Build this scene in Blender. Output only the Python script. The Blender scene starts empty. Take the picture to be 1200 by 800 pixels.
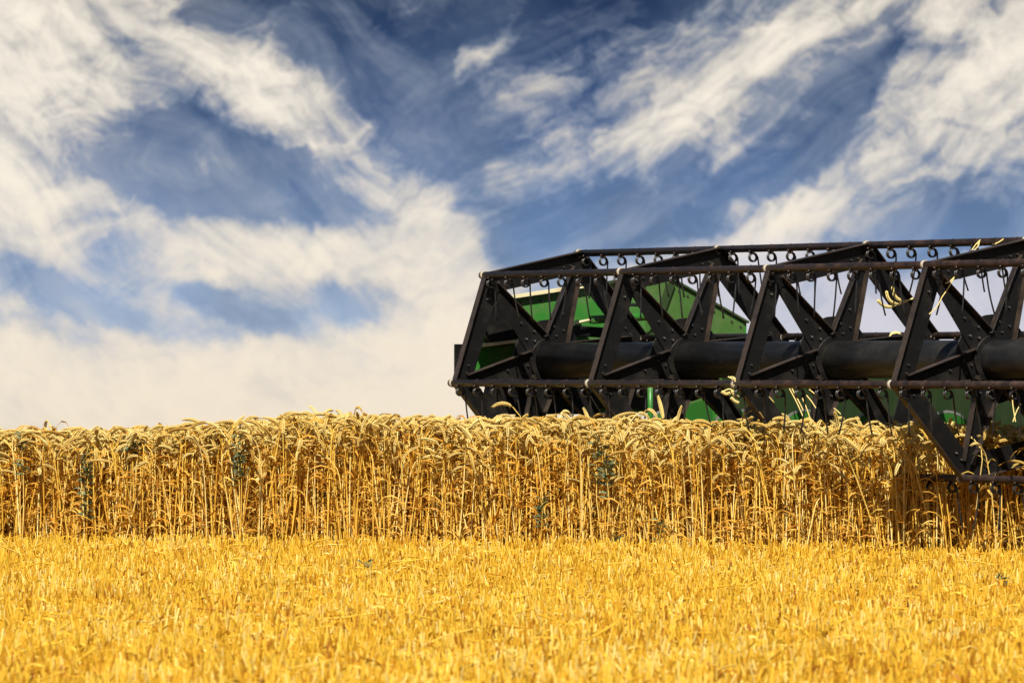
import bpy, bmesh, math, random
import numpy as np
from mathutils import Vector, Matrix
R = math.radians
rng = np.random.default_rng(7)
random.seed(7)
S = bpy.context.scene
C = S.collection

# ------------------------------------------------------------------ camera
CAM_H = 0.916
F_PX = 8000.0            # focal length in pixels of a 1200 px wide picture
HORIZON = 432.4
cd = bpy.data.cameras.new('camera')
cam = bpy.data.objects.new('camera', cd); C.objects.link(cam)
cd.sensor_width = 36.0
cd.lens = F_PX / 1200.0 * 36.0
cd.clip_start = 0.1
cd.clip_end = 20000
cam.location = (0, 0, CAM_H)
cam.rotation_euler = (R(90) + math.atan((HORIZON - 400) / F_PX), 0, 0)
cd.dof.use_dof = True
cd.dof.focus_distance = 32.0
cd.dof.aperture_fstop = 12.0
S.camera = cam

# ------------------------------------------------------------------ sun, sky, exposure
SUN_EL, SUN_AZ = R(48), R(181)        # azimuth of the sun, clockwise from +Y (the view direction)
sv = Vector((math.sin(SUN_AZ) * math.cos(SUN_EL), math.cos(SUN_AZ) * math.cos(SUN_EL), math.sin(SUN_EL)))
sl = bpy.data.lights.new('sun', 'SUN')
sl.energy = 5.0; sl.angle = R(0.5); sl.color = (1.0, 0.94, 0.84)
sun = bpy.data.objects.new('sun', sl); C.objects.link(sun)
sun.rotation_euler = (-sv).to_track_quat('-Z', 'Y').to_euler()
sun.location = (0, 0, 30)
S.view_settings.view_transform = 'Standard'
S.view_settings.look = 'None'
S.view_settings.exposure = 0.7
S.view_settings.gamma = 1.0
S.view_settings.use_curve_mapping = False
S.cycles.max_bounces = 6
S.cycles.diffuse_bounces = 3
S.cycles.glossy_bounces = 2
S.cycles.transmission_bounces = 2
S.cycles.use_denoising = True

W = bpy.data.worlds.new('World'); S.world = W; W.use_nodes = True
nt = W.node_tree; N = nt.nodes; L = nt.links
N.clear()


def node(t, **kw):
    n = N.new(t)
    for k, v in kw.items():
        setattr(n, k, v)
    return n


def math_(op, a, b=None, c=None, clamp=False):
    n = node('ShaderNodeMath', operation=op, use_clamp=clamp)
    for i, v in enumerate((a, b, c)):
        if v is None: continue
        if isinstance(v, (int, float)): n.inputs[i].default_value = v
        else: L.new(v, n.inputs[i])
    return n.outputs[0]


def maprange(v, a, b, c=0.0, d=1.0, kind='SMOOTHSTEP'):
    n = node('ShaderNodeMapRange', interpolation_type=kind)
    L.new(v, n.inputs['Value'])
    for k, x in zip(('From Min', 'From Max', 'To Min', 'To Max'), (a, b, c, d)): n.inputs[k].default_value = x
    return n.outputs['Result']


def mixc(f, a, b, blend='MIX'):
    n = node('ShaderNodeMix', data_type='RGBA', blend_type=blend)
    if isinstance(f, (int, float)): n.inputs[0].default_value = f
    else: L.new(f, n.inputs[0])
    for i, v in ((6, a), (7, b)):
        if isinstance(v, tuple): n.inputs[i].default_value = (*v, 1)
        else: L.new(v, n.inputs[i])
    return n.outputs[2]


sky = node('ShaderNodeTexSky', sky_type='NISHITA', sun_disc=False)
sky.sun_elevation = SUN_EL; sky.sun_rotation = SUN_AZ
nish = node('ShaderNodeVectorMath', operation='SCALE'); L.new(sky.outputs[0], nish.inputs[0]); nish.inputs['Scale'].default_value = 0.055
tc = node('ShaderNodeTexCoord'); sp = node('ShaderNodeSeparateXYZ'); L.new(tc.outputs['Generated'], sp.inputs[0])
az = math_('ARCTAN2', sp.outputs[0], sp.outputs[1])
el = math_('ARCSINE', sp.outputs[2])
# sky coordinates: 1 unit = 0.0125 rad (100 px of the 1200 px photo); X east of the view, Y up from the horizon
cx = math_('MULTIPLY', az, 80.0); cy = math_('MULTIPLY', el, 80.0)
cv = node('ShaderNodeCombineXYZ'); L.new(cx, cv.inputs[0]); L.new(cy, cv.inputs[1])


def noise(vec, scale, detail=6, rough=0.6, dist=0.0, sx=1, sy=1, rot=0.0, lac=2.1):
    m = node('ShaderNodeMapping', vector_type='TEXTURE'); L.new(vec, m.inputs[0])
    m.inputs['Rotation'].default_value = (0, 0, rot); m.inputs['Scale'].default_value = (1 / sx, 1 / sy, 1)
    t = node('ShaderNodeTexNoise', noise_dimensions='2D'); L.new(m.outputs[0], t.inputs['Vector'])
    t.inputs['Scale'].default_value = scale; t.inputs['Detail'].default_value = detail
    t.inputs['Roughness'].default_value = rough; t.inputs['Distortion'].default_value = dist; t.inputs['Lacunarity'].default_value = lac
    return t


# warp the coordinates so cloud outlines are ragged
wn = noise(cv.outputs[0], 0.9, 5, 0.62)
ws = node('ShaderNodeVectorMath', operation='SUBTRACT'); L.new(wn.outputs['Color'], ws.inputs[0]); ws.inputs[1].default_value = (0.5, 0.5, 0.5)
wm = node('ShaderNodeVectorMath', operation='MULTIPLY_ADD'); L.new(ws.outputs[0], wm.inputs[0]); wm.inputs[1].default_value = (0.8, 0.6, 0)
L.new(cv.outputs[0], wm.inputs[2])
wv = wm.outputs[0]


def P(px, py): return ((px - 600) / 100.0, (HORIZON - py) / 100.0)


acc = None


def blob(px, py, a, b, ang, w, vec=None):
    """a soft elongated cloud mass: centre, half length, half width (hundredths of a sky unit), tilt in degrees, weight"""
    global acc
    x, y = P(px, py)
    m = node('ShaderNodeMapping', vector_type='TEXTURE'); L.new(vec or wv, m.inputs[0])
    m.inputs['Location'].default_value = (x, y, 0); m.inputs['Rotation'].default_value = (0, 0, R(ang))
    m.inputs['Scale'].default_value = (a / 100.0, b / 100.0, 1)
    g = node('ShaderNodeTexGradient', gradient_type='SPHERICAL'); L.new(m.outputs[0], g.inputs[0])
    s = maprange(g.outputs['Fac'], 0, 0.95)
    acc = math_('MULTIPLY_ADD', s, w, acc if acc is not None else 0.0)


# cloud masses (photo-pixel centre for reading convenience, half length, half width, tilt, weight)
for b in (
    # thin veils
    (850, 100, 420, 210, 28, .34), (290, 110, 380, 170, -34, .34), (560, 230, 240, 210, 60, .20), (640, 70, 280, 150, 20, .22), (80, 330, 420, 160, -15, .34), (400, 260, 300, 100, -30, .16), (700, 230, 260, 100, 20, .12),
    # denser masses
    (20, 60, 230, 240, 0, 1.05), (0, 175, 170, 110, 10, .30), (120, 40, 150, 110, -20, .14),
    (308, 100, 130, 80, -25, .46), (225, 30, 210, 60, -40, .14), (400, 175, 200, 80, -42, .24), (480, 250, 190, 80, -50, .34),
    (535, 315, 150, 90, -58, .40), (580, 250, 170, 50, 58, .12), (545, 95, 150, 26, 60, .30), (640, 30, 200, 36, 20, .22), (530, 190, 130, 36, 58, .10),
    (690, 165, 200, 60, 26, .24), (790, 130, 220, 90, 30, .26), (910, 75, 230, 110, 35, .26), (1010, 20, 190, 80, 20, .20),
    (935, 260, 220, 70, 30, .50), (1050, 195, 260, 100, 36, .50), (1165, 110, 250, 160, 42, .50), (1160, 20, 210, 130, 20, .50),
    (872, 243, 52, 34, 12, .40), (1185, 222, 110, 36, 28, .40), (930, 285, 150, 36, 22, .24),
    (115, 240, 110, 55, -12, .42), (25, 265, 120, 90, 0, .58), (200, 288, 150, 60, -8, .42), (300, 300, 190, 70, -6, .72), (410, 310, 170, 62, -10, .50), (475, 335, 120, 55, -15, .24),
    (60, 390, 270, 70, -12, .26), (190, 350, 210, 44, -26, .20), (370, 378, 230, 40, -24, .22), (505, 405, 190, 110, 0, .62), (250, 490, 900, 130, -2, 1.5), (100, 455, 360, 80, -8, .20), (440, 470, 480, 110, 0, .50),
    (980, 372, 680, 130, 0, 1.2), (980, 450, 700, 110, 0, 1.0), (420, 420, 200, 90, 0, .25), (120, 430, 240, 70, -5, .25), (640, 430, 240, 130, 0, .40),
    # clear gaps
    (240, 188, 250, 95, -24, -.52), (245, 182, 80, 50, 0, -.25), (445, 45, 250, 140, -48, -.48), (600, 0, 260, 70, 0, -.32), (100, 205, 100, 24, 12, -.20), (480, 135, 150, 80, -60, -.22), (400, 240, 250, 52, -22, -.30),
    (990, 110, 230, 46, 56, -.50), (1095, 290, 240, 46, 28, -.44), (640, 285, 180, 90, 20, -.36), (780, 245, 220, 70, 16, -.36), (700, 15, 190, 60, 20, -.32),
    (435, 352, 120, 46, 5, -.44), (270, 360, 240, 40, -30, -.27), (90, 345, 190, 36, -22, -.24), (290, 338, 100, 20, 5, -.2), (30, 325, 110, 30, -20, -.14), (120, 408, 260, 22, -16, -.26), (330, 430, 220, 24, -20, -.18),
):
    blob(*b)
acc = math_('TANH', math_('MAXIMUM', acc, -0.08))
# fibres follow the wind: they fall to the right in the west and rise to the right in the east, and are curled by a slow swirl
big = noise(cv.outputs[0], 0.32, 1.5, 0.45)
bs = node('ShaderNodeVectorMath', operation='SUBTRACT'); L.new(big.outputs['Color'], bs.inputs[0]); bs.inputs[1].default_value = (0.5, 0.5, 0.5)
bm_ = node('ShaderNodeVectorMath', operation='MULTIPLY_ADD'); L.new(bs.outputs[0], bm_.inputs[0]); bm_.inputs[1].default_value = (1.9, 1.4, 0); L.new(cv.outputs[0], bm_.inputs[2])
sv2 = bm_.outputs[0]
side = maprange(cx, -2.4, 0.2)


def fibre(scale, stretch, detail, rough):
    a = noise(sv2, scale, detail, rough, 0.3, 1 / stretch, 1.15, R(-36)); b = noise(sv2, scale, detail, rough, 0.3, 1 / stretch, 1.15, R(36))
    m = node('ShaderNodeMix', data_type='FLOAT'); L.new(side, m.inputs[0]); L.new(a.outputs['Fac'], m.inputs[2]); L.new(b.outputs['Fac'], m.inputs[3])
    return math_('SUBTRACT', m.outputs[0], 0.5)


f1 = fibre(1.2, 3.6, 9, 0.58)
f2 = fibre(4.0, 3.2, 7, 0.66)
fine = noise(wv, 1.25, 10, 0.64, 0.6, 1, 1.5, R(8))
n1 = math_('SUBTRACT', fine.outputs['Fac'], 0.5)
d = math_('MULTIPLY_ADD', f1, maprange(cy, 0.6, 2.6, 0.6, 1.25), acc)
d = math_('MULTIPLY_ADD', f2, 0.42, d)
d = math_('MULTIPLY_ADD', n1, maprange(cy, 0.8, 2.8, 0.7, 1.1), d)
# elsewhere round the horizon: ordinary broken cloud
far = noise(cv.outputs[0], 0.35, 6, 0.6, 0.2, 1, 2)
fard = maprange(far.outputs['Fac'], 0.42, 0.7)
off = maprange(math_('ABSOLUTE', cx), 9.0, 13.0)
dm = node('ShaderNodeMix', data_type='FLOAT'); L.new(off, dm.inputs[0]); L.new(d, dm.inputs[2]); L.new(fard, dm.inputs[3])
dens0 = maprange(dm.outputs[0], -0.04, 1.06)
# a thin streaked veil in front of the clear air
f3 = fibre(0.75, 4.0, 7, 0.56)
dens = math_('MAXIMUM', dens0, maprange(math_('ADD', f3, math_('MULTIPLY', n1, 0.35)), -0.13, 0.27, 0.0, 0.40, 'LINEAR'), clamp=True)
# blue of the clear air, deep aloft and paler low down
rmp = node('ShaderNodeValToRGB'); L.new(maprange(cy, -0.7, 4.4, kind='LINEAR'), rmp.inputs[0])
e = rmp.color_ramp.elements
e[0].position = 0.0; e[0].color = (0.44, 0.50, 0.60, 1)
e[1].position = 1.0; e[1].color = (0.018, 0.038, 0.100, 1)
x = e.new(0.25); x.color = (0.33, 0.43, 0.60, 1)
x = e.new(0.42); x.color = (0.16, 0.26, 0.46, 1)
x = e.new(0.70); x.color = (0.046, 0.098, 0.230, 1)
shade = noise(cv.outputs[0], 0.5, 4, 0.55)
blue = mixc(maprange(shade.outputs['Fac'], 0.3, 0.7, 0.0, 0.45), rmp.outputs[0], (0.10, 0.15, 0.24))
# cloud colour: warm white tops, creamy low down, cool behind the machine
crmp = node('ShaderNodeValToRGB'); L.new(maprange(cy, -0.7, 2.4, kind='LINEAR'), crmp.inputs[0])
e = crmp.color_ramp.elements
e[0].color = (0.90, 0.785, 0.625, 1); e[1].color = (0.96, 0.88, 0.75, 1)
m = node('ShaderNodeMapping', vector_type='TEXTURE'); L.new(cv.outputs[0], m.inputs[0])
x0, y0 = P(990, 372); m.inputs['Location'].default_value = (x0, y0, 0); m.inputs['Scale'].default_value = (4.6, 1.15, 1)
g = node('ShaderNodeTexGradient', gradient_type='SPHERICAL'); L.new(m.outputs[0], g.inputs[0])
ccol = mixc(maprange(g.outputs['Fac'], 0, 0.5), crmp.outputs[0], (0.66, 0.65, 0.72))
puff = noise(wv, 1.6, 7, 0.6, 0.2)
ccol = mixc(maprange(puff.outputs['Fac'], 0.36, 0.66, 0.08, 0.0), ccol, (0.56, 0.53, 0.52))
low = mixc(dens, blue, mixc(maprange(dens, 0.0, 0.6), (0.60, 0.70, 0.86), ccol))
full = mixc(maprange(el, R(6), R(14)), low, nish.outputs[0])
bg = node('ShaderNodeBackground'); L.new(full, bg.inputs[0]); bg.inputs[1].default_value = 0.616
ow = node('ShaderNodeOutputWorld'); L.new(bg.outputs[0], ow.inputs[0])
W.cycles.sampling_method = 'MANUAL'; W.cycles.sample_map_resolution = 512


# ------------------------------------------------------------------ helpers
def tag(o, label=None, cat=None, group=None, kind=None):
    if label: o['label'] = label
    if cat: o['category'] = cat
    if group: o['group'] = group
    if kind: o['kind'] = kind
    return o


def at(px, py, Y):
    return Vector(((px - 600) / F_PX * Y, Y, CAM_H - (py - HORIZON) / F_PX * Y))


class MB:
    def __init__(s): s.v = []; s.f = []; s.mi = []; s.cur = 0

    def add(s, vs, fs):
        s.mi += [s.cur] * len(fs)
        o = len(s.v); s.v += [tuple(v) for v in vs]; s.f += [tuple(i + o for i in f) for f in fs]

    def tube(s, pts, rad, n=10, cap=True):
        pts = [Vector(p) for p in pts]
        rad = rad if isinstance(rad, (list, tuple)) else [rad] * len(pts)
        vs = []; prev = None
        for i, p in enumerate(pts):
            d = (pts[min(i + 1, len(pts) - 1)] - pts[max(i - 1, 0)]).normalized()
            if prev is None:
                a = Vector((0, 0, 1)) if abs(d.z) < 0.9 else Vector((1, 0, 0))
                x = d.cross(a).normalized()
            else:
                x = (prev - d * prev.dot(d)).normalized()
            prev = x; y = d.cross(x)
            for k in range(n):
                t = 2 * math.pi * k / n
                vs.append(p + (x * math.cos(t) + y * math.sin(t)) * rad[i])
        fs = []
        for i in range(len(pts) - 1):
            for k in range(n):
                a = i * n + k; b = i * n + (k + 1) % n
                fs.append((a, b, b + n, a + n))
        if cap:
            fs.append(tuple(range(n))[::-1]); m = (len(pts) - 1) * n
            fs.append(tuple(range(m, m + n)))
        s.add(vs, fs)

    def prism(s, poly, y0, y1):
        """polygon in (u, z) extruded along the local Y"""
        n = len(poly)
        vs = [(u, y0, z) for u, z in poly] + [(u, y1, z) for u, z in poly]
        fs = [tuple(range(n)), tuple(range(2 * n - 1, n - 1, -1))]
        for i in range(n):
            j = (i + 1) % n
            fs.append((j, i, i + n, j + n))
        s.add(vs, fs)

    def box(s, lo, hi):
        s.prism([(lo[0], lo[2]), (hi[0], lo[2]), (hi[0], hi[2]), (lo[0], hi[2])], lo[1], hi[1])

    def build(s, name, mat, parent=None, smooth=False, bevel=0.0, extra=()):
        me = bpy.data.meshes.new(name); me.from_pydata(s.v, [], s.f)
        if any(s.mi): me.polygons.foreach_set('material_index', s.mi)
        bm = bmesh.new(); bm.from_mesh(me); bmesh.ops.recalc_face_normals(bm, faces=bm.faces)
        if bevel:
            es = [e for e in bm.edges if len(e.link_faces) == 2 and e.calc_face_angle(0) > 0.6]
            bmesh.ops.bevel(bm, geom=es, offset=bevel, segments=1, affect='EDGES', clamp_overlap=True)
        bm.to_mesh(me); bm.free()
        if smooth:
            for p in me.polygons: p.use_smooth = len(p.vertices) == 4
        for x in (mat, *extra): me.materials.append(x)
        o = bpy.data.objects.new(name, me); C.objects.link(o)
        if parent: o.parent = parent
        return o


def mat(name, col, rough=0.5, spec=0.4, var=None, vscale=6.0, vmin=0.45, vmax=0.7, bump=0.0, bscale=60.0, metal=0.0, rvar=0.0):
    """painted or bare surface with a second colour (dust, rust, wear) in patches"""
    m = bpy.data.materials.new(name); m.use_nodes = True
    n = m.node_tree.nodes; l = m.node_tree.links; b = n['Principled BSDF']
    b.inputs['Roughness'].default_value = rough; b.inputs['Specular IOR Level'].default_value = spec; b.inputs['Metallic'].default_value = metal
    t = n.new('ShaderNodeTexCoord')
    x = n.new('ShaderNodeTexNoise'); x.inputs['Scale'].default_value = vscale; x.inputs['Detail'].default_value = 8; x.inputs['Roughness'].default_value = 0.65
    l.new(t.outputs['Object'], x.inputs['Vector'])
    r = n.new('ShaderNodeMapRange'); r.inputs['From Min'].default_value = vmin; r.inputs['From Max'].default_value = vmax
    l.new(x.outputs['Fac'], r.inputs['Value'])
    mx = n.new('ShaderNodeMix'); mx.data_type = 'RGBA'; l.new(r.outputs[0], mx.inputs[0])
    mx.inputs[6].default_value = (*col, 1); mx.inputs[7].default_value = (*(var or col), 1)
    l.new(mx.outputs[2], b.inputs['Base Color'])
    if rvar:
        rr = n.new('ShaderNodeMapRange'); l.new(x.outputs['Fac'], rr.inputs['Value']); rr.inputs['From Min'].default_value = .3; rr.inputs['From Max'].default_value = .7
        rr.inputs['To Min'].default_value = rough - rvar; rr.inputs['To Max'].default_value = rough + rvar
        l.new(rr.outputs[0], b.inputs['Roughness'])
    if bump:
        y = n.new('ShaderNodeTexNoise'); y.inputs['Scale'].default_value = bscale; y.inputs['Detail'].default_value = 4; l.new(t.outputs['Object'], y.inputs['Vector'])
        bp = n.new('ShaderNodeBump'); bp.inputs['Strength'].default_value = bump; bp.inputs['Distance'].default_value = 0.01
        l.new(y.outputs['Fac'], bp.inputs['Height']); l.new(bp.outputs[0], b.inputs['Normal'])
    return m


def plant_mat(name, stops, transl=0.25, rough=0.55, spec=0.25, streak=True):
    """dry or green plant tissue: colour picked per stem by the 'tint' attribute, with streaks and blotches"""
    m = bpy.data.materials.new(name); m.use_nodes = True
    n = m.node_tree.nodes; l = m.node_tree.links; b = n['Principled BSDF']
    a = n.new('ShaderNodeAttribute'); a.attribute_name = 'tint'
    t = n.new('ShaderNodeTexCoord')
    x = n.new('ShaderNodeTexNoise'); x.inputs['Scale'].default_value = 45; x.inputs['Detail'].default_value = 3
    l.new(t.outputs['Object'], x.inputs['Vector'])
    ad = n.new('ShaderNodeMath'); ad.operation = 'MULTIPLY_ADD'; l.new(x.outputs['Fac'], ad.inputs[0]); ad.inputs[1].default_value = 0.5; 
    sb = n.new('ShaderNodeMath'); sb.operation = 'SUBTRACT'; l.new(a.outputs['Fac'], sb.inputs[0]); sb.inputs[1].default_value = 0.25
    l.new(sb.outputs[0], ad.inputs[2])
    r = n.new('ShaderNodeValToRGB'); l.new(ad.outputs[0], r.inputs[0])
    es = r.color_ramp.elements
    for i, (p, c) in enumerate(stops):
        e = es[i] if i < 2 else es.new(p)
        e.position = p; e.color = (*c, 1)
    l.new(r.outputs[0], b.inputs['Base Color'])
    b.inputs['Roughness'].default_value = rough; b.inputs['Specular IOR Level'].default_value = spec
    if transl:
        tr = n.new('ShaderNodeBsdfTranslucent'); l.new(r.outputs[0], tr.inputs[0])
        mx = n.new('ShaderNodeMixShader'); mx.inputs[0].default_value = transl
        l.new(b.outputs[0], mx.inputs[1]); l.new(tr.outputs[0], mx.inputs[2])
        l.new(mx.outputs[0], n['Material Output'].inputs[0])
    return m


M_black = mat('black_paint', (.0052, .0050, .0050), .47, .22, (.028, .023, .018), 5, .5, .85, .06, 90, rvar=.1)
M_worn = mat('worn_plate_edge', (.018, .014, .012), .45, .4, (.062, .042, .030), 11, .40, .68, .06, 90)
M_bolt = mat('bolt_heads', (.03, .028, .026), .4, .5, (.26, .24, .21), 7, .56, .72)
M_tube = mat('charcoal_tube_paint', (.0085, .0085, .009), .42, .4, (.032, .028, .022), 6, .48, .85, .04, 60, rvar=.1)
M_bat = mat('rusty_dark_steel', (.014, .009, .008), .45, .4, (.055, .028, .018), 14, .45, .75, .08, 120, rvar=.12)
M_tine = mat('tine_wire', (.008, .008, .009), .35, .5, (.03, .025, .02), 20)
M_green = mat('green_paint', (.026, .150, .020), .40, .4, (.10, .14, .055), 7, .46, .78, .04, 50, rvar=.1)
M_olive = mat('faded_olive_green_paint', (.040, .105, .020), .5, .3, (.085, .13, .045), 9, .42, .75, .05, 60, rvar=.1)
M_greend = mat('shade_darkened_green_paint', (.020, .042, .013), .55, .25, (.05, .06, .03), 5, .45, .8, .04, 60)  # green darkened to carry the reel's shade on the back sheet
M_cream = mat('cream_sunlit_edge_and_rod', (.62, .56, .34), .5, .3, (.35, .22, .09), 8, .5, .75)  # cream paints sunlight onto the shield's upper edges; the piston rod shares it
M_steel = mat('bare_steel', (.45, .45, .43), .35, .5, (.2, .16, .12), 12, .5, .8, metal=.6)
M_white = mat('bearing_white', (.42, .37, .28), .5, .4, (.25, .2, .15), 30, .5, .7)
M_soil = mat('dry_soil', (.13, .08, .04), .95, .1, (.30, .19, .07), 9, .4, .7, .5, 40)
M_straw = plant_mat('straw_stem', [(0, (.32, .11, .010)), (.3, (.68, .36, .035)), (.65, (.82, .54, .085)), (1, (.90, .74, .30))], .2)
M_ear = plant_mat('ripe_ear', [(0, (.42, .20, .025)), (.4, (.78, .54, .14)), (1, (.90, .75, .30))], .25)
M_leaf = plant_mat('dry_leaf', [(0, (.32, .11, .010)), (.5, (.72, .36, .035)), (1, (.86, .60, .13))], .45)
M_stub = plant_mat('stubble_stem', [(0, (.36, .12, .006)), (.35, (.70, .375, .018)), (.7, (.84, .56, .054)), (1, (.90, .70, .22))], .25)
M_weed = plant_mat('weed_leaf', [(0, (.03, .042, .016)), (.5, (.08, .105, .045)), (1, (.24, .27, .14))], .2)
M_weedstem = plant_mat('green_stalk', [(0, (.04, .16, .02)), (1, (.10, .30, .04))], .1)


# ------------------------------------------------------------------ ground
def ground_z(x, y):
    d = np.maximum(0.0, np.asarray(y, float) - 33.0)
    return -np.minimum(0.016 * d + 0.0022 * d * d, 0.016 * 60 + 0.0022 * 3600 + (np.maximum(d, 60) - 60) * 0.2) * (d < 200) - (d >= 200) * (0.96 + 7.92 + 28)


xs = np.concatenate([[-3000, -800, -200, -60, -20], np.arange(-9, 9.01, .5), [20, 60, 200, 800, 3000]])
ys = np.concatenate([[-3000, -300, -60, -10, 5], np.arange(12, 50, .5), np.arange(50, 240, 10), [400, 1000, 3000]])
gv = [(x, y, float(ground_z(x, y))) for y in ys for x in xs]
nx = len(xs)
gf = [(j * nx + i, j * nx + i + 1, (j + 1) * nx + i + 1, (j + 1) * nx + i) for j in range(len(ys) - 1) for i in range(nx - 1)]
me = bpy.data.meshes.new('field_ground'); me.from_pydata(gv, [], gf); me.materials.append(M_soil)
for p in me.polygons: p.use_smooth = True
go = bpy.data.objects.new('field_ground', me); C.objects.link(go)
tag(go, 'dry soil of the harvested grain field running over a low crest', 'ground', kind='structure')

# ------------------------------------------------------------------ the harvester header
TH = R(30.49)
HUB = Vector((0.188, 34.5, CAM_H + 0.045))
BAY = 1.32
RAD = 0.570
AL = R(131.58)
ZH = HUB.z                      # hub height over the field
SA = 6                          # spiders
T_END = (SA - 1) * BAY
root = bpy.data.objects.new('harvester_header', None); C.objects.link(root)
root.location = (HUB.x, HUB.y, 0.0); root.rotation_euler = (0, 0, TH)
tag(root, 'black six sided reel and green header of a combine cutting into the standing wheat', 'harvester header')
# local frame: X to the rear, Y to the far (left) end, Z up from the ground; station k stands at y = -k*BAY


def vtx(k, r=RAD):
    a = AL - k * R(60)
    return (r * math.cos(a), r * math.sin(a) + ZH)


V = [vtx(k) for k in range(6)]          # A front-top, B rear-top, C rear, D rear-low, E low, F front
TW = 0.035                              # flange depth


def channel(mb, p0, w0, p1, w1, y, fl, bias=0.0, inset=0.0):
    """pressed plate from p0 to p1 in the (u, z) plane, web 5 mm, flanges TW deep toward the near end; fl = which long edges carry a flange"""
    p0 = Vector(p0); p1 = Vector(p1); d = (p1 - p0).normalized(); n = Vector((-d.y, d.x))
    L0 = p0 + n * (w0 * (0.5 + bias)); R0 = p0 - n * (w0 * (0.5 - bias)); L1 = p1 + n * (w1 * (0.5 + bias)); R1 = p1 - n * (w1 * (0.5 - bias))
    mb.prism([tuple(R0), tuple(R1), tuple(L1), tuple(L0)], y, y + 0.005)
    th = 0.005
    mb.cur = 1
    if 'L' in fl:
        mb.prism([tuple(L0), tuple(L1), tuple(L1 + n * th), tuple(L0 + n * th)], y + 0.004, y - TW)
    if 'R' in fl:
        mb.prism([tuple(R0 - n * th), tuple(R1 - n * th), tuple(R1), tuple(R0)], y + 0.004, y - TW)
    mb.cur = 0


# central tube
mb = MB(); mb.tube([(0, 0.12, ZH), (0, -T_END - 0.15, ZH)], 0.088, 40)
mb.build('reel_tube', M_tube, root, smooth=True)

c0 = Vector((0, ZH))
spiders = []
for st in range(SA):
    y = -st * BAY
    mb = MB()
    ring = [(0.205 * math.cos(2 * math.pi * i / 32), ZH + 0.205 * math.sin(2 * math.pi * i / 32)) for i in range(32)]
    mb.prism(ring, y + 0.012, y + 0.018)
    ring = [(0.115 * math.cos(2 * math.pi * i / 32), ZH + 0.115 * math.sin(2 * math.pi * i / 32)) for i in range(32)]
    mb.prism(ring, y - 0.012, y + 0.012)
    if st == 0:
        disc = mb.build('hub_disc', M_black, root, bevel=.0015)
        hub_mesh = disc.data
    else:
        disc = bpy.data.objects.new('hub_disc', hub_mesh); C.objects.link(disc); disc.parent = root; disc.location = (0, y, 0)
    spiders.append(disc)
arm_m = []; rim_m = []
for k in range(6):
    v = Vector(V[k]); d = (v - c0).normalized(); n = Vector((-d.y, d.x))
    mb = MB(); channel(mb, c0 + d * 0.10, 0.135, c0 + d * (RAD - 0.075), 0.045, 0.004, 'R' if k == 0 else 'LR')
    mb.cur = 2
    for r_, o_ in ((.17, .03), (.17, -.03), (.25, .0), (.13, 0)):          # bolt heads
        q = c0 + d * r_ + n * o_
        mb.tube([(q.x, 0.006, q.y), (q.x, -0.008, q.y)], 0.006, 6)
    o = mb.build('spoke', M_black, root, bevel=.001, extra=(M_worn, M_bolt)); arm_m.append(o.data); C.objects.unlink(o); bpy.data.objects.remove(o)
    w = Vector(V[(k + 1) % 6])                                             # rim plate k -> k+1, outer edge on the line of the bats
    dd = (w - v).normalized(); mb = MB()
    channel(mb, v + dd * 0.012, 0.105, w - dd * 0.012, 0.105, -0.004, 'L', bias=-0.42)
    mb.cur = 2
    for q in (v + dd * 0.07, w - dd * 0.07, v + dd * 0.11, w - dd * 0.11):
        nn = Vector((-dd.y, dd.x)); q = q - nn * 0.05
        mb.tube([(q.x, 0.0, q.y), (q.x, -0.015, q.y)], 0.0055, 6)
    o = mb.build('rim_plate', M_black, root, bevel=.001, extra=(M_worn, M_bolt)); rim_m.append(o.data); C.objects.unlink(o); bpy.data.objects.remove(o)
for st in range(SA):
    for k in range(6):
        for nm, ms in (('spoke', arm_m), ('rim_plate', rim_m)):
            o = bpy.data.objects.new(nm, ms[k]); C.objects.link(o); o.parent = root; o.location = (0, -st * BAY, 0)


# tines: a double coil and a long finger
def tine_pts(bend):
    pts = [(0.0, 0.0, -0.004), (-0.006, 0.002, -0.016)]
    for i in range(27):
        t = math.pi * 0.55 + 2 * math.pi * i / 13.0
        pts.append((0.019 * math.cos(t), 0.010 - i * 0.0009, -0.038 + 0.019 * math.sin(t)))
    lx = 0.019
    pts.append((lx, -0.014, -0.038))
    for i in range(1, 8):
        s = i / 7.0
        pts.append((lx + bend[0] * s + bend[1] * s * s, -0.014 + bend[2] * s, -0.038 - 0.185 * s))
    return pts


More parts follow.
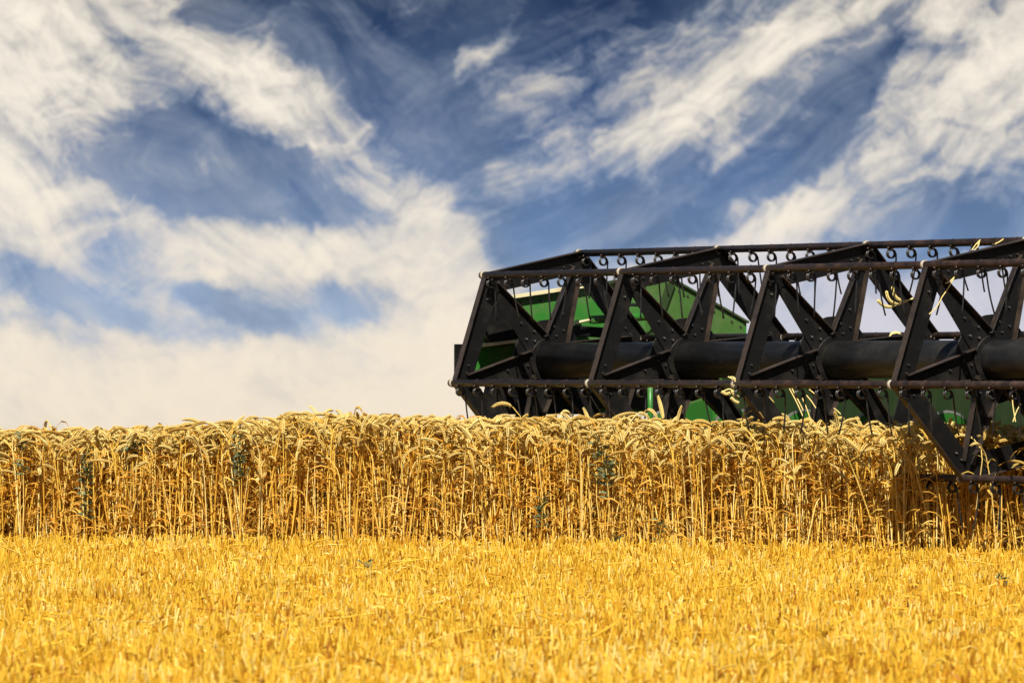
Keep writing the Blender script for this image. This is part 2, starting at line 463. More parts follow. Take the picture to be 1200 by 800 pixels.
tine_mesh = []
for i in range(6):
    b = ((0.004, 0.0, 0.0), (0.02, 0.012, 0.01), (-0.012, -0.008, -0.01), (0.0, 0.022, -0.015), (0.012, -0.03, 0.02), (-0.004, 0.008, 0.0))[i]
    mb = MB(); mb.tube(tine_pts(b), 0.0041, 6)
    mb.cur = 1; mb.tube([(0.0, -0.0165, -0.0155), (0.0, 0.014, -0.0155)], 0.0055, 6); mb.cur = 0         # clip bolt
    mb.box((-0.007, -0.012, -0.021), (0.007, 0.012, 0.012))
    o = mb.build('tine', M_tine, root, smooth=True, extra=(M_steel,)); tine_mesh.append(o.data); C.objects.unlink(o); bpy.data.objects.remove(o)
STEP = BAY / 7.6
NT = int((T_END + 0.02) / STEP)
for k in range(6):
    u, z = V[k]
    mb = MB(); mb.tube([(0, 0.03, 0), (0, -T_END - 0.03, 0)], 0.0182, 14)
    for i in range(NT):                                                      # bolt heads along the bat
        yy = -0.06 - i * STEP
        mb.tube([(0, yy, 0.012), (0, yy, 0.0195)], 0.004, 6)
        mb.tube([(-0.01, yy, -0.01), (-0.018, yy, -0.019)], 0.007, 6)
    bat = mb.build('bat', M_bat, root, smooth=True); bat.location = (u, 0, z)
    rest = MB()
    for i in range(NT):
        yy = -0.06 - i * STEP
        m = tine_mesh[int(rng.integers(6))]
        if k in (0, 1, 5) and yy > -4.75:
            o = bpy.data.objects.new('tine', m); C.objects.link(o); o.parent = bat; o.location = (0, yy, -0.006)
            o.rotation_euler = (float(rng.normal(0, .04)), float(rng.normal(0, .05)), 0)
        else:
            vs = [(v.co.x, v.co.y + yy, v.co.z - 0.006) for v in m.vertices]
            for p in m.polygons:
                rest.cur = p.material_index; rest.add([vs[i] for i in p.vertices], [tuple(range(len(p.vertices)))])
    if rest.v: tag(rest.build('tine_row', M_tine, bat, smooth=True, extra=(M_steel,)), kind='stuff')
    for st in range(SA):
        mb = MB(); mb.tube([(0, 0.004, 0), (0, 0.004 - 0.020, 0)], 0.0215, 14)
        o = mb.build('bearing', M_white, bat, smooth=True); o.location = (0, -st * BAY + 0.012, 0)

# far end shield, seen from inside
YE = 0.30
PANEL = [(-.15, .300), (.862, .436), (1.373, .192), (1.37, -.30), (1.02, -.80), (.80, -.80), (.78, -.27), (.36, -.27), (.02, -.20), (-.25, -.06), (-.285, .075)]
for y0, y1 in ((YE, YE + 0.012), (-T_END - YE, -T_END - YE - 0.012)):
    mb = MB(); mb.prism([(u, z + ZH) for u, z in PANEL], y0, y1)
    sh = mb.build('end_shield', M_green, root, bevel=.002)
    sg = 1 if y0 > 0 else -1
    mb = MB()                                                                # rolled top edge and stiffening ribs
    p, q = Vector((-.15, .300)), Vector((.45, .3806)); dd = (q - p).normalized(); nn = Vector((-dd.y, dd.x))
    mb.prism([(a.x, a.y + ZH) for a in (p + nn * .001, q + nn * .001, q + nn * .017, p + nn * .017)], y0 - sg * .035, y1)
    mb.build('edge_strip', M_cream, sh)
    p, q = Vector((.45, .3806)), Vector((.862, .436)); mb = MB()
    mb.prism([(a.x, a.y + ZH) for a in (p + nn * .001, q + nn * .001, q + nn * .015, p + nn * .015)], y0 - sg * .03, y1)
    p, q = Vector((.862, .436)), Vector((1.373, .192)); dd = (q - p).normalized(); nn = Vector((-dd.y, dd.x))
    mb.prism([(a.x, a.y + ZH) for a in (p + nn * .001, q + nn * .001, q + nn * .012, p + nn * .012)], y0 - sg * .02, y1)
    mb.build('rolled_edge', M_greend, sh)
    mb = MB()
    mb.prism([(-.275, ZH + .066), (-.04, ZH + .092), (-.04, ZH + .106), (-.275, ZH + .081)], y0 - sg * .09, y0 - sg * .002)
    mb.build('lower_lip', M_cream, sh)
    mb = MB()
    mb.prism([(.60, ZH - .26), (.64, ZH - .26), (.92, ZH + .40), (.88, ZH + .40)], y0 - sg * .03, y0 - sg * .002)
    mb.prism([(.66, ZH + .02), (1.33, ZH + .02), (1.33, ZH + .045), (.66, ZH + .045)], y0 - sg * .025, y0 - sg * .002)
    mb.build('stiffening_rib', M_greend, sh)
    mb = MB(); mb.prism([(.735, ZH + .405), (.858, ZH + .420), (1.355, ZH + .185), (1.355, ZH - .28), (.80, ZH - .25)], y0 - sg * .006, y0 - sg * .001)
    rp = mb.build('rear_panel', M_olive, sh, bevel=.0015)
    mb = MB()
    for i in range(9):
        for q in (Vector((.78, .395)).lerp(Vector((.83, -.22)), i / 8), Vector((.90, .385)).lerp(Vector((1.33, .175)), i / 8)):
            mb.tube([(q.x, y0 - sg * .004, ZH + q.y), (q.x, y0 - sg * .012, ZH + q.y)], .006, 6)
    mb.build('rivet', M_bolt, rp)
    mb = MB()
    for i in range(8):
        q = Vector((-.10, .275)).lerp(Vector((.70, .382)), i / 7)
        mb.tube([(q.x, y0 - sg * .001, ZH + q.y), (q.x, y0 - sg * .009, ZH + q.y)], .006, 6)
    mb.build('rivet', M_bolt, sh)
    mb = MB()
    mb.box((-.377, min(y0, y1), ZH - .125), (-.313, max(y0, y1) , ZH + .082))
    mb.box((-.36, min(y0, y1) - .01, ZH - .128), (-.12, max(y0, y1) + .01, ZH - .100))
    mb.box((-.42, min(y0, y1), .16), (.05, max(y0, y1), .34)); mb.box((-.02, min(y0, y1) + .001, .30), (.04, max(y0, y1) - .001, ZH - .15))
    mb.build('crop_divider', M_black, root, bevel=.003)
    mb = MB()                                                                # black drive cover and reel lift arm
    pts = [(-.13 + .115 * math.cos(2 * math.pi * i / 28), ZH + .185 + .115 * math.sin(2 * math.pi * i / 28)) for i in range(28)]
    mb.prism(pts, y0 - sg * .06, y0 - sg * .004)
    mb.build('drive_cover', M_black, root, bevel=.006)
    mb = MB()
    mb.prism([(-.06, ZH + .135), (.42, ZH + .115), (.80, ZH + .02), (.80, ZH + .065), (.44, ZH + .165), (-.06, ZH + .195)], y0 - sg * .17, y0 - sg * .12)
    mb.prism([(-.03, ZH - .03), (.03, ZH - .03), (.06, ZH + .16), (-.02, ZH + .16)], y0 - sg * .15, y0 - sg * .06)
    mb.build('reel_arm', M_black, root, bevel=.004)
    mb = MB(); mb.tube([(.30, y0 - sg * .21, ZH + .205), (.70, y0 - sg * .21, ZH + .228)], .021, 16)
    cy_ = mb.build('lift_cylinder', M_green, root, smooth=True)
    mb = MB(); mb.tube([(.08, y0 - sg * .21, ZH + .155), (.185, y0 - sg * .21, ZH + .186), (.305, y0 - sg * .21, ZH + .206)], .008, 10)
    mb.build('piston_rod', M_cream, cy_, smooth=True)
    mb = MB()                                                                # hydraulic hoses
    mb.tube([(.45, y0 - sg * .12, ZH + .27), (.58, y0 - sg * .14, ZH + .285), (.70, y0 - sg * .12, ZH + .28), (.78, y0 - sg * .1, ZH + .24), (.8, y0 - sg * .1, ZH + .15)], .009, 8)
    mb.build('hydraulic_hose', M_tine, root, smooth=True)
    mb = MB(); mb.tube([(.02, y0 - sg * .12, ZH + .09), (.06, y0 - sg * .16, ZH + .05), (.03, y0 - sg * .14, ZH - .03)], .008, 8)
    mb.build('hydraulic_hose', M_tine, root, smooth=True)
    mb = MB()                                                                # black slabs added for the deep shade inside the header, low down
    mb.prism([(-.19, ZH - .055), (.20, ZH - .04), (.84, ZH - .03), (.84, ZH - .25), (.78, ZH - .262), (.70, ZH - .245), (.40, ZH - .245), (.32, ZH - .275), (-.19, ZH - .275), (-.215, ZH - .17)], y0 - sg * .055, y0 - sg * .004)
    mb.prism([(.0, ZH - .16), (.70, ZH - .20), (.70, ZH - .15), (.0, ZH - .11)], y0 - sg * .085, y0 - sg * .05)
    mb.build('shaded_interior_fill', M_black, root, bevel=.004)

# back sheet, floor, knife
ya, yb = YE, -T_END - YE
mb = MB()
mb.prism([(.93, .18), (.945, .18), (.985, ZH - .03), (.97, ZH - .03)], ya - .4, yb + .002)
mb.prism([(.96, ZH - .03), (1.03, ZH - .03), (1.03, ZH + .03), (.96, ZH + .03)], ya - .41, yb + .003)
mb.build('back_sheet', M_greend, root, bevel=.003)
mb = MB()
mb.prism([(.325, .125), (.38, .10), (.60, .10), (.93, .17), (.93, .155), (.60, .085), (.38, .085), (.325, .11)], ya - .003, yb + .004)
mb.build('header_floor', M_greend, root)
mb = MB()
mb.box((.23, yb + .004, .118), (.33, ya - .004, .132))
for i in range(int((ya - yb) / .0762) - 1):
    yy = ya - .06 - i * .0762
    mb.prism([(.16, .128), (.235, .112), (.235, .138)], yy - .008, yy + .008)
mb.build('knife_bar', M_steel, root)
for yy in (0.1, -1.9, -4.0, -T_END):
    mb = MB(); mb.prism([(.36, .09), (.72, .088), (.72, -.001), (.62, -.004), (.44, -.004), (.34, .04)], yy, yy - .12)
    mb.build('skid_shoe', M_steel, root, bevel=.004)
# auger with flighting
AU, AZ_, AR = .60, ZH - .53, .290
mb = MB(); mb.tube([(AU, ya - .42, AZ_), (AU, yb + .01, AZ_)], .15, 28)
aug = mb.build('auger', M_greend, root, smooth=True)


def helix(y0, y1, pitch, hand, r0, r1, th, phase):
    vs = []; fs = []
    n = int(abs(y1 - y0) / pitch * 36)
    for i in range(n + 1):
        a = phase + hand * 2 * math.pi * i / 36; y = y0 + (y1 - y0) * i / n
        for r_, dy in ((r0, -th), (r1, -th), (r1, th), (r0, th)):
            vs.append((AU + r_ * math.cos(a), y + dy, AZ_ + r_ * math.sin(a)))
    for i in range(n):
        for j in range(4):
            a = i * 4 + j; b = i * 4 + (j + 1) % 4
            fs.append((a, b, b + 4, a + 4))
    return vs, fs


mid = (ya + yb) / 2
for hand, y0, y1 in ((1, -.15, mid + .3), (-1, yb + .15, mid - .3)):
    mb = MB(); mb.add(*helix(y0, y1, .62, hand, .145, AR - .012, .003, R(60))); mb.build('flighting', M_green, aug, smooth=False)
    mb = MB(); mb.add(*helix(y0, y1, .62, hand, AR - .012, AR, .004, R(60))); mb.build('flighting_edge', M_steel, aug, smooth=False)
# green post and lit green bracket by the far end
mb = MB(); mb.tube([(.30, -.486, ZH - .42), (.30, -.486, ZH - .105)], .014, 10); mb.tube([(.30, -.486, ZH - .105), (.30, -.486, ZH - .085)], [.02, .017], 10)
mb.build('green_post', M_green, root, smooth=True)
mb = MB()
for uu in (.60,):
    q = [(-.312, ZH - .229), (-.515, ZH - .198), (-.60, ZH - .25), (-.60, ZH - .34), (-.312, ZH - .34)]
    n_ = len(q)
    mb.add([(uu, y, z) for y, z in q] + [(uu + .012, y, z) for y, z in q], [tuple(range(n_)), tuple(range(2 * n_ - 1, n_ - 1, -1))] + [((i + 1) % n_, i, i + n_, (i + 1) % n_ + n_) for i in range(n_)])
mb.build('auger_bracket', M_green, root, bevel=.002)


# ------------------------------------------------------------------ plants: triangle soups stamped out with numpy
def frame(d):
    a = np.array([0, 0, 1.0]) if abs(d[2]) < .9 else np.array([1.0, 0, 0])
    x = np.cross(d, a); x /= np.linalg.norm(x); return x, np.cross(d, x)


class Soup:
    def __init__(s): s.v = []; s.t = []; s.m = []; s.n = 0

    def add(s, v, t, m):
        s.v.append(np.asarray(v, float)); s.t.append(np.asarray(t, int) + s.n); s.m += [m] * len(t); s.n += len(v)

    def tube(s, pts, rad, m, n=3):
        pts = np.asarray(pts, float); vs = []; ts = []
        x = None
        for i in range(len(pts)):
            d = pts[min(i + 1, len(pts) - 1)] - pts[max(i - 1, 0)]; d /= np.linalg.norm(d) + 1e-9
            if x is None: x, y = frame(d)
            else:
                x = x - d * x.dot(d); x /= np.linalg.norm(x); y = np.cross(d, x)
            for k in range(n):
                t = 2 * math.pi * k / n
                vs.append(pts[i] + (x * math.cos(t) + y * math.sin(t)) * rad[i])
        for i in range(len(pts) - 1):
            for k in range(n):
                a = i * n + k; b = i * n + (k + 1) % n
                ts += [(a, b, b + n), (a, b + n, a + n)]
        s.add(vs, ts, m)

    def kernel(s, c, d, ln, w, m, flat=.7):
        x, y = frame(d)
        vs = [c - d * ln * .4, c + d * ln * .6]
        for k in range(4):
            t = math.pi / 2 * k
            vs.append(c + (x * math.cos(t) + y * math.sin(t) * flat) * w)
        ts = []
        for k in range(4):
            a, b = 2 + k, 2 + (k + 1) % 4
            ts += [(0, b, a), (1, a, b)]
        s.add(vs, ts, m)

    def blade(s, p0, dirs, ln, w, m, n=5):
        p = np.array(p0, float); vs = []; ts = []
        side = np.cross(dirs[0], [0, 0, 1.0]); side /= np.linalg.norm(side) + 1e-9
        for i in range(n + 1):
            f = i / n; ww = w * (1 - f) ** .6 * (.5 + min(f * 4, 1) * .5)
            tw = side * math.cos(f * 2.2) + np.array([0, 0, 1.0]) * math.sin(f * 2.2)
            vs += [p - tw * ww * .5, p + tw * ww * .5]
            d = dirs[0] * (1 - f) + dirs[1] * f; d = d / (np.linalg.norm(d) + 1e-9)
            p = p + d * ln / n
        for i in range(n):
            a = 2 * i; ts += [(a, a + 1, a + 3), (a, a + 3, a + 2)]
        s.add(vs, ts, m)

    def get(s): return np.concatenate(s.v), np.concatenate(s.t), np.array(s.m)


def wheat(seed, lod, tall=0.67, bend=None):
    r = np.random.default_rng(seed); s = Soup()
    bend = r.choice([r.uniform(.2, 1.1), r.uniform(1.2, 2.2), r.uniform(2.0, 3.1)], p=[.25, .40, .35]) if bend is None else bend
    lean = r.normal(0, .07); L_ = tall * 1.04; n = 12 if lod == 0 else 7
    az_ = r.uniform(0, 2 * math.pi); h = np.array([math.cos(az_), math.sin(az_), 0])
    h2 = np.array([-h[1], h[0], 0]); wob = r.normal(0, .05)
    p = np.zeros(3); pts = [p.copy()]; start = r.uniform(.72, .84)
    for i in range(n):
        f = (i + .5) / n; g = min(max((f - start) / (1 - start), 0), 1); g = g * g
        a = lean * (.4 + f) + bend * .55 * g
        d = h * math.sin(a) + np.array([0, 0, 1.0]) * math.cos(a) + h2 * wob * math.sin(f * 4)
        p = p + d / np.linalg.norm(d) * L_ / n; pts.append(p.copy())
    rad = np.linspace(.0037, .0024, n + 1)
    s.tube(pts, rad, 0, 4 if lod == 0 else 3)
    # ear
    el_ = r.uniform(.065, .115); ws_ = r.uniform(.85, 1.25); lv = 11 if lod == 0 else 6
    q = p.copy(); a0 = lean * 1.4 + bend * .55
    for i in range(lv):
        f = i / (lv - 1); a = a0 + bend * .45 * f
        d = h * math.sin(a) + np.array([0, 0, 1.0]) * math.cos(a)
        q = q + d * el_ / lv
        w = .0058 * ws_ * (math.sin(math.pi * (.18 + .72 * f)) ** .6) * (1 if lod == 0 else 1.35)
        nrm = h * math.cos(a) - np.array([0, 0, 1.0]) * math.sin(a)
        sides = (h2, -h2, nrm, -nrm) if lod == 0 else (h2, -h2)
        for j, sd in enumerate(sides):
            off = (.5 if j % 2 else 0) * el_ / lv
            dd = d + sd * .38; dd /= np.linalg.norm(dd)
            s.kernel(q + sd * w * .85 + d * off, dd, el_ / lv * (1.9 if lod == 0 else 2.6), w * (.80 if lod == 0 else 1.0), 1)
    # leaves
    for j in range(r.integers(4, 7) if lod == 0 else 3):
        f = r.uniform(.12, .92); i = int(f * n); b = pts[i]
        a = r.uniform(0, 2 * math.pi); o = np.array([math.cos(a), math.sin(a), 0])
        s.blade(b, (o * .55 + np.array([0, 0, .9]), o * .35 + np.array([0, 0, r.uniform(-1.5, -.6)])), r.uniform(.08, .24), r.uniform(.006, .013), 2, 6 if lod == 0 else 4)
    return s.get()


def stamp(name, variants, pick, pos, rot, scl, tint, mats, tilt=None, label=None, cat=None):
    V_, T_, M_, K_ = [], [], [], []
    off = 0
    for k in range(len(variants)):
        ids = np.nonzero(pick == k)[0]
        if not len(ids): continue
        v, t, m = variants[k]
        c, s = np.cos(rot[ids]), np.sin(rot[ids])
        vx = v[None, :, 0] * c[:, None] - v[None, :, 1] * s[:, None]
        vy = v[None, :, 0] * s[:, None] + v[None, :, 1] * c[:, None]
        vz = np.repeat(v[None, :, 2], len(ids), 0)
        P_ = np.stack([vx * scl[ids, 0][:, None], vy * scl[ids, 0][:, None], vz * scl[ids, 1][:, None]], -1)
        if tilt is not None:
            ax_, ay_ = tilt[ids, 0][:, None], tilt[ids, 1][:, None]
            x2 = P_[..., 0] * np.cos(ax_) + P_[..., 2] * np.sin(ax_); z2 = -P_[..., 0] * np.sin(ax_) + P_[..., 2] * np.cos(ax_)
            y2 = P_[..., 1] * np.cos(ay_) + z2 * np.sin(ay_); z3 = -P_[..., 1] * np.sin(ay_) + z2 * np.cos(ay_)
            P_ = np.stack([x2, y2, z3], -1)
        P_ = P_ + pos[ids][:, None, :]
        V_.append(P_.reshape(-1, 3)); nv = len(v)
        T_.append((t[None] + (np.arange(len(ids)) * nv)[:, None, None] + off).reshape(-1, 3)); off += nv * len(ids)
        M_.append(np.tile(m, len(ids))); K_.append(np.repeat(tint[ids], nv))
    V_ = np.concatenate(V_).astype(np.float32); T_ = np.concatenate(T_).astype(np.int32); M_ = np.concatenate(M_).astype(np.int32); K_ = np.concatenate(K_).astype(np.float32)
    return mesh_obj(name, V_, T_, M_, K_, mats)


def mesh_obj(name, v, t, m, tint, mats):
    me = bpy.data.meshes.new(name)
    me.vertices.add(len(v)); me.vertices.foreach_set('co', v.astype(np.float32).ravel())
    me.loops.add(len(t) * 3); me.loops.foreach_set('vertex_index', t.astype(np.int32).ravel())
    me.polygons.add(len(t)); me.polygons.foreach_set('loop_start', np.arange(0, len(t) * 3, 3, dtype=np.int32))
    me.polygons.foreach_set('material_index', m.astype(np.int32))
    for x in mats: me.materials.append(x)
    me.update(calc_edges=True)
    a = me.attributes.new('tint', 'FLOAT', 'POINT'); a.data.foreach_set('value', np.asarray(tint, np.float32))
    o = bpy.data.objects.new(name, me); C.objects.link(o)
    return o


def yedge(x): return np.interp(x, [-6, -2.46, 0, 1.2, 1.75, 1.9, 2.05, 2.36, 2.8, 4], [33.2, 32.85, 32.5, 31.8, 31.30, 31.18, 31.12, 31.17, 30.45, 28.3])


def local(x, y):
    dx, dy = x - HUB.x, y - HUB.y
    return dx * math.cos(TH) + dy * math.sin(TH), -(-dx * math.sin(TH) + dy * math.cos(TH))      # u, t


def hfac(x):
    base = np.interp(x, [-4, -2.45, -2.25, -2.2, -2.05, -1.4, -1.25, -.8, 0, 1.0, 2.0, 4], [.905, .905, .93, .875, .92, .93, .98, .995, .985, .965, .935, .93])
    return base


vh = [wheat(100 + i, 0) for i in range(30)]
vl = [wheat(200 + i, 1) for i in range(12)]
tops_h = np.array([v[0][:, 2].max() for v in vh]); tops_l = np.array([v[0][:, 2].max() for v in vl])
# front zone (detailed) and the crop behind it
def scatter(n, x0, x1, d0, d1):
    x = rng.uniform(x0, x1, n); y = yedge(x) + rng.uniform(d0, d1, n) + rng.normal(0, 1, n) * np.where(x > 1.3, .045, .035)
    u, t = local(x, y)
    keep = ~((u > .36) & (t > -.42)) & ~((t > 4.0) & (rng.random(n) < .35))
    return x[keep], y[keep]


def crop(name, vs, tops, n, x0, x1, d0, d1, target, jit):
    x, y = scatter(n, x0, x1, d0, d1); k = rng.integers(0, len(vs), len(x))
    rag = .012 * np.sin(x * 4.1 + 1.3 * np.sin(x * 1.7)) + .013 * np.sin(x * 9.7 + 2 * y) + .010 * np.sin(x * 23.0 + y * 5)
    near = np.clip((local(x, y)[1] - 3.95) / .5, 0, 1)                        # pressed down and partly cut under the near bays
    hh = target * (1 - near * rng.uniform(.05, .55, len(x))) * (hfac(x) + rag) * (1 - np.abs(rng.normal(0, jit, len(x))) + .04 * (rng.random(len(x)) < .06)) / tops[k]
    z = ground_z(x, y)
    tilt = rng.normal(0, .045, (len(x), 2)); big = rng.random(len(x)) < .09; tilt[big] += rng.normal(0, .2, (big.sum(), 2))
    w = rng.uniform(.9, 1.2, len(x))
    return x, y, z, k, hh, tilt, w


fx = crop('a', vh, tops_h, 10500, -4.2, 4.2, 0.0, 1.0, .705, .17)
bx_ = crop('b', vl, tops_l, 6000, -5.2, 5.2, 0.95, 4.0, .685, .07)
x = np.concatenate([fx[0], bx_[0]]); y = np.concatenate([fx[1], bx_[1]]); z = np.concatenate([fx[2], bx_[2]]); k = np.concatenate([fx[3], bx_[3] + len(vh)])
hh = np.concatenate([fx[4], bx_[4]]); tilt = np.concatenate([fx[5], bx_[5]]); w = np.concatenate([fx[6], bx_[6]])
o = stamp('wheat_crop', vh + vl, k, np.stack([x, y, z], 1), rng.uniform(0, 6.28, len(x)), np.stack([w, hh], 1), np.clip(rng.normal(.60, .24, len(x)), 0, 1), [M_straw, M_ear, M_leaf], tilt)
tag(o, 'dense standing crop of ripe golden wheat with nodding ears along the cut edge', 'wheat', kind='stuff')


# stubble
def stub_variant(seed):
    r = np.random.default_rng(seed); s = Soup(); n = r.integers(2, 6)
    for i in range(n):
        b = r.normal(0, .012, 3); b[2] = 0; hgt = r.uniform(.05, .122); ln = r.normal(0, .14, 2)
        top = b + np.array([ln[0] * hgt, ln[1] * hgt, hgt])
        s.tube([b, (b + top) / 2 + np.append(r.normal(0, .003, 2), 0), top], [.0029, .0028, .0029], 0, 4)
    if r.random() < .6:
        a = r.uniform(0, 6.28); o_ = np.array([math.cos(a), math.sin(a), 0])
        s.blade((0, 0, r.uniform(.02, .08)), (o_ * .5 + np.array([0, 0, .8]), o_ * .8 + np.array([0, 0, -.6])), r.uniform(.05, .11), .009, 0, 4)
    return s.get()


sv_ = [stub_variant(300 + i) for i in range(24)]
n = 58000
y = 14.5 + (34.2 - 14.5) * rng.random(n) ** .85
x = rng.uniform(-1, 1, n) * (0.9 + y * .088)
row = .13                                                        # drilled rows run across the view
y = np.round((y + x * .42) / row) * row - x * .42 + rng.normal(0, .022, n)
u, t = local(x, y)
pat = np.sin(x * 2.3 + np.sin(y * 1.1) * 2) * .5 + np.sin(y * 2.9 + x * 1.7) * .3 + np.sin(x * 7.1 - y * 3.3) * .35
keep = (y < yedge(x) + .05) & (rng.random(n) < .86 + .16 * pat); x, y, pat = x[keep], y[keep], pat[keep]; n = len(x)
o = stamp('stubble', sv_, rng.integers(0, len(sv_), n), np.stack([x, y, ground_z(x, y)], 1), rng.uniform(0, 6.28, n), np.stack([rng.uniform(.8, 1.3, n), rng.uniform(.75, 1.2, n)], 1),
          np.clip(rng.normal(.54, .24, n) + .10 * pat, 0, 1), [M_stub], None)
tag(o, 'short golden stubble left standing in the harvested foreground', 'stubble', kind='stuff')


def straw_variant(seed):
    r = np.random.default_rng(seed); s = Soup(); ln = r.uniform(.06, .24); c = r.normal(0, .05)
    p = [np.array([-ln / 2, 0, 0]), np.array([0, c * ln, r.uniform(-.01, .015)]), np.array([ln / 2, 0, 0])]
    s.tube(p, [.0029, .0030, .0028], 0, 4)
    return s.get()


lv_ = [straw_variant(500 + i) for i in range(16)]
n = 1700
y = 14.5 + 18.5 * rng.random(n); x = rng.uniform(-1, 1, n) * (0.9 + y * .088)
keep = y < yedge(x) + .1; x, y = x[keep], y[keep]; n = len(x)
tl = rng.normal(0, .22, (n, 2))
o = stamp('loose_straw', lv_, rng.integers(0, 16, n), np.stack([x, y, ground_z(x, y) + rng.uniform(.03, .115, n)], 1), rng.uniform(0, 6.28, n), np.ones((n, 2)), np.clip(rng.normal(.62, .2, n), 0, 1), [M_stub], tl)
tag(o, 'scattered loose straw lying over the stubble', 'straw', kind='stuff')


# ------------------------------------------------------------------ single stalks standing clear in front of the reel
def lone(name, var, loc, rz, sc, tint, label, cat, group=None, mats=None):
    v, t, m = var; v = v.copy(); v[:, :2] *= 1.1; v[:, 2] *= sc
    o = mesh_obj(name, v, t, m, np.full(len(v), tint), mats or [M_straw, M_ear, M_leaf])
    o.location = loc; o.rotation_euler = (0, 0, rz)
    return tag(o, label, cat, group)


G1 = 'taller wheat stalks against the dark reel'
for i, (px, py, bend, rz, lab) in enumerate((
    (612, 470, 2.0, 3.3, 'tall wheat stalk whose ear arches left under the far corner of the reel'),
    (684, 476, .5, .4, 'upright wheat ear poking up below the second front bat collar'),
    (742, 478, 2.6, .2, 'hooked pale wheat ear left of the green post on the header'),
    (779, 462, .25, 2.0, 'straight pale wheat ear close right of the green post on the header'),
    (799, 474, .7, 2.6, 'wheat ear leaning left before the lit green auger bracket'),
    (879, 462, 2.4, .1, 'tallest wheat stalk with a long ear drooping right under the third front collar'),
    (892, 484, 2.5, .5, 'low hooked wheat stalk with bare pale neck under the third reel bay'),
    (985, 480, .9, 3.0, 'wheat ear slanting in front of the green auger flight in the third bay'),
    (1072, 492, .6, 1.3, 'spread wheat ear left of the lowest black reel plate'),
)):
    X = (px - 600) / F_PX * 32.3; Yd = float(yedge(X)) + .18
    X = (px - 600) / F_PX * Yd
    top = CAM_H - (py - HORIZON) / F_PX * Yd
    var = wheat(900 + i, 0, .67, bend)
    v = var[0]; a = math.atan2(v[:, 1][v[:, 2].argmax()], v[:, 0][v[:, 2].argmax()])
    e = v[-60:].mean(0); a = math.atan2(e[1], e[0])
    lone('wheat_stalk', var, (X, Yd, 0), rz - a, top / v[:, 2].max(), .8, lab, 'wheat', G1)


# ------------------------------------------------------------------ green weeds
def weed(seed, h, spread, nl, lo=.55):
    r = np.random.default_rng(seed); s = Soup()
    for b in range(3):
        top = np.array([r.normal(0, spread * .5), r.normal(0, spread * .5), h * r.uniform(.75, 1)])
        pts = [np.zeros(3), top * .5 + np.append(r.normal(0, .012, 2), 0), top]
        s.tube(pts, [.0030, .0025, .0016], 1, 4)
        for i in range(nl):
            f = r.uniform(lo, 1.0); p = np.array([np.interp(f, [0, .5, 1], [q[j] for q in pts]) for j in range(3)])
            a = r.uniform(0, 6.28); o_ = np.array([math.cos(a), math.sin(a), 0])
            s.blade(p, (o_ * .9 + np.array([0, 0, r.uniform(.2, .9)]), o_ * .8 + np.array([0, 0, r.uniform(-.9, .1)])), r.uniform(.025, .065), r.uniform(.010, .019), 0, 4)
    return s.get()


G2 = 'green weeds in the field'
for i, (px, ytop, back, spread, nl, h_, lab) in enumerate((
    (25, 502, -.01, .03, 12, None, 'blue green weed with one broad leaf at the leftmost wheat tops'),
    (100, 507, -.01, .05, 34, None, 'tall leafy weed column in the wheat near the left side of the field'),
    (155, 502, .03, .03, 10, None, 'small green weed tip just above the ears between two taller left hand weeds'),
    (281, 497, -.02, .04, 24, None, 'green weed at the step where the wheat tops rise in the left half'),
    (708, 509, -.04, .04, 34, None, 'bushy blue green weed in the wheat below the second bay of the reel'),
    (632, 574, -.05, .035, 14, None, 'low green weed halfway down the wheat front beneath the far bay of the reel'),
    (772, 602, -.05, .03, 8, None, 'short weed near the foot of the wheat below the green post'),
    (432, 664, None, .02, 7, .05, 'tiny green seedling in the stubble left of the middle'),
    (716, 628, None, .025, 7, .06, 'small dark green sprout at the foot of the wheat edge under the reel'),
    (1173, 676, None, .02, 7, .05, 'tiny green seedling in the stubble beneath the near end of the reel'),
)):
    if back is None:
        Yd = (CAM_H - .10) * F_PX / (ytop + 6 - HORIZON); h = .155
        Yd = min(Yd, float(yedge((px - 600) / F_PX * Yd)) - .06)
    else:
        Yd = float(yedge((px - 600) / F_PX * 32.3)) + back; h = CAM_H - (ytop - HORIZON) / F_PX * Yd
    X = (px - 600) / F_PX * Yd
    v, t, m = weed(700 + i, h, spread, nl, {0: .85, 1: .35, 2: .9, 3: .7, 4: .62, 5: .6}.get(i, .3))
    o = mesh_obj('weed', v, t, m, np.random.default_rng(i).uniform(.2, 1, len(v)), [M_weed, M_straw]); o.location = (X, Yd, 0)
    tag(o, lab, 'weed', G2)


# ------------------------------------------------------------------ straw and ears caught in the reel
def ear_path(s, pts, w=.0062):
    pts = [np.array(p) for p in pts]; n = len(pts)
    for i in range(n - 1):
        d = pts[i + 1] - pts[i]; l = np.linalg.norm(d); d = d / l; xx, yy = frame(d)
        for sd in (xx, -xx, yy, -yy):
            q = d + sd * .35; q /= np.linalg.norm(q)
            s.kernel(pts[i] + sd * w * .75, q, l * 2.6, w * .62, 1)


def spline(ctrl, n):
    c = np.array(ctrl); t = np.linspace(0, len(c) - 1, n)
    out = np.stack([np.interp(t, range(len(c)), c[:, j]) for j in range(3)], 1)
    for _ in range(3): out[1:-1] = (out[:-2] + out[2:] + 2 * out[1:-1]) / 4
    return out


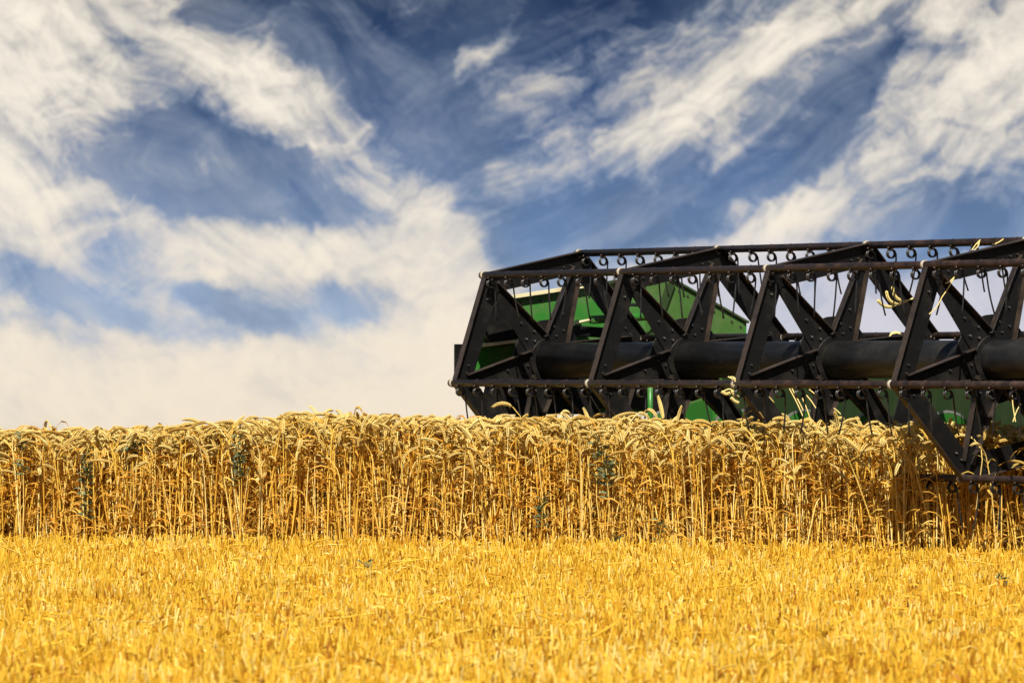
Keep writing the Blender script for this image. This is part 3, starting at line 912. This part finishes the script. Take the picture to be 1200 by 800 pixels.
def caught(name, strands, label, cat, group='straw caught in the reel', tint=1.1):
    s = Soup()
    for kind_, Yd, pts in strands:
        c = spline([at(px, py, Yd) for px, py in pts], 14 if kind_ == 'straw' else 12)
        if kind_ == 'straw': s.tube(c, [.0027] * len(c), 0, 5)
        else: ear_path(s, c)
    v, t, m = s.get(); o0 = v.mean(0)
    o = mesh_obj(name, v - o0, t, m, np.full(len(v), tint), [M_straw, M_ear]); o.location = tuple(o0)
    return tag(o, label, cat, group)


def depth(t, u): return HUB.y - math.cos(TH) * t + math.sin(TH) * u


d3 = depth(2 * BAY + .12, .3)
caught('wheat_ear', [('ear', d3, [(1029, 352), (1033, 357), (1040, 360), (1046, 359)]), ('straw', d3, [(1046, 359), (1057, 356), (1070, 349)])], 'lowest pale ear of three hooked on the slanting reel plate', 'wheat ear')
caught('wheat_ear', [('ear', d3 - .01, [(1039, 342), (1040, 348), (1044, 354), (1050, 356)]), ('straw', d3 - .01, [(1050, 356), (1058, 354), (1069, 350)])], 'middle pale ear of three hooked on the slanting reel plate', 'wheat ear')
caught('wheat_ear', [('ear', d3 - .02, [(1046, 337), (1047, 344), (1051, 350), (1058, 353)]), ('straw', d3 - .02, [(1058, 353), (1063, 352), (1070, 350)])], 'topmost pale ear of three hooked on the slanting reel plate', 'wheat ear')
db = depth(3 * BAY - .15, .19) - .04
caught('straw_loop', [('straw', db, [(1139, 293), (1143, 287), (1149, 281)]), ('straw', db, [(1142, 293), (1147, 288), (1148, 281), (1146, 287)])], 'looped straw hung over the top rear bat near the near end', 'straw')
caught('straw_wisp', [('straw', db - .25, [(1166, 286), (1172, 283), (1176, 280)])], 'short yellow straw lying across the topmost reel plate', 'straw')
dc = depth(2 * BAY - .3, .55) - .03
caught('straw_twist', [('straw', dc, [(1041, 399), (1042, 393), (1047, 389), (1054, 391), (1060, 393)]), ('straw', dc, [(1043, 391), (1049, 388), (1057, 391)]), ('straw', dc - .01, [(1041, 397), (1045, 391), (1052, 390)])], 'yellow straw twisted round the rear bat behind the tube', 'straw')
da = depth(3 * BAY + .1, -.35)
caught('dry_leaf_strand', [('straw', da, [(1119, 324), (1111, 338), (1104, 348)]), ('straw', da, [(1104, 348), (1098, 360), (1089, 368)]), ('straw', da, [(1119, 324), (1113, 330), (1108, 332)])], 'thin straw strand dangling diagonally beside the near front spoke', 'straw')
df = depth(2.3 * BAY, -.40)
for pts, lab in (
    ([(925, 455), (934, 472), (941, 488)], 'long straw leaning right below the front bat in the third bay'),
    ([(928, 455), (936, 470), (942, 482)], 'second long straw crossing close beside the leaning one in the third bay'),
    ([(940, 466), (946, 480), (951, 496)], 'thin straw hanging between the long straws and the black plate'),
    ([(948, 456), (953, 460), (958, 464)], 'short straw piece sloping right just under the front bat'),
    ([(945, 463), (951, 470), (956, 478)], 'thick straw piece stuck behind a tine in the third bay'),
    ([(977, 478), (981, 481), (985, 485)], 'short straw piece slanting low before the dark back sheet'),
    ([(1186, 463), (1187, 476), (1190, 494)], 'upright straw of a crossed pair under the near front bat'),
    ([(1196, 473), (1191, 482), (1187, 494)], 'leaning straw of a crossed pair under the near front bat'),
):
    caught('straw', [('straw', df + (.0 if pts[0][0] < 1100 else -1.3), pts)], lab, 'straw')
dk = depth(2 * BAY, -.50) - .05
caught('chaff_clump', [('ear', dk, [(846, 459), (851, 462), (856, 460)]), ('ear', dk, [(858, 458), (861, 463), (866, 466)]), ('straw', dk, [(853, 441), (858, 444), (862, 443)]), ('straw', dk, [(854, 442), (860, 441), (862, 446), (860, 452)]), ('ear', dk - .02, [(857, 466), (861, 470), (866, 472)]), ('straw', dk, [(846, 459), (855, 455), (862, 460)])], 'clump of chaff and ears caught at the third front bat collar', 'chaff')
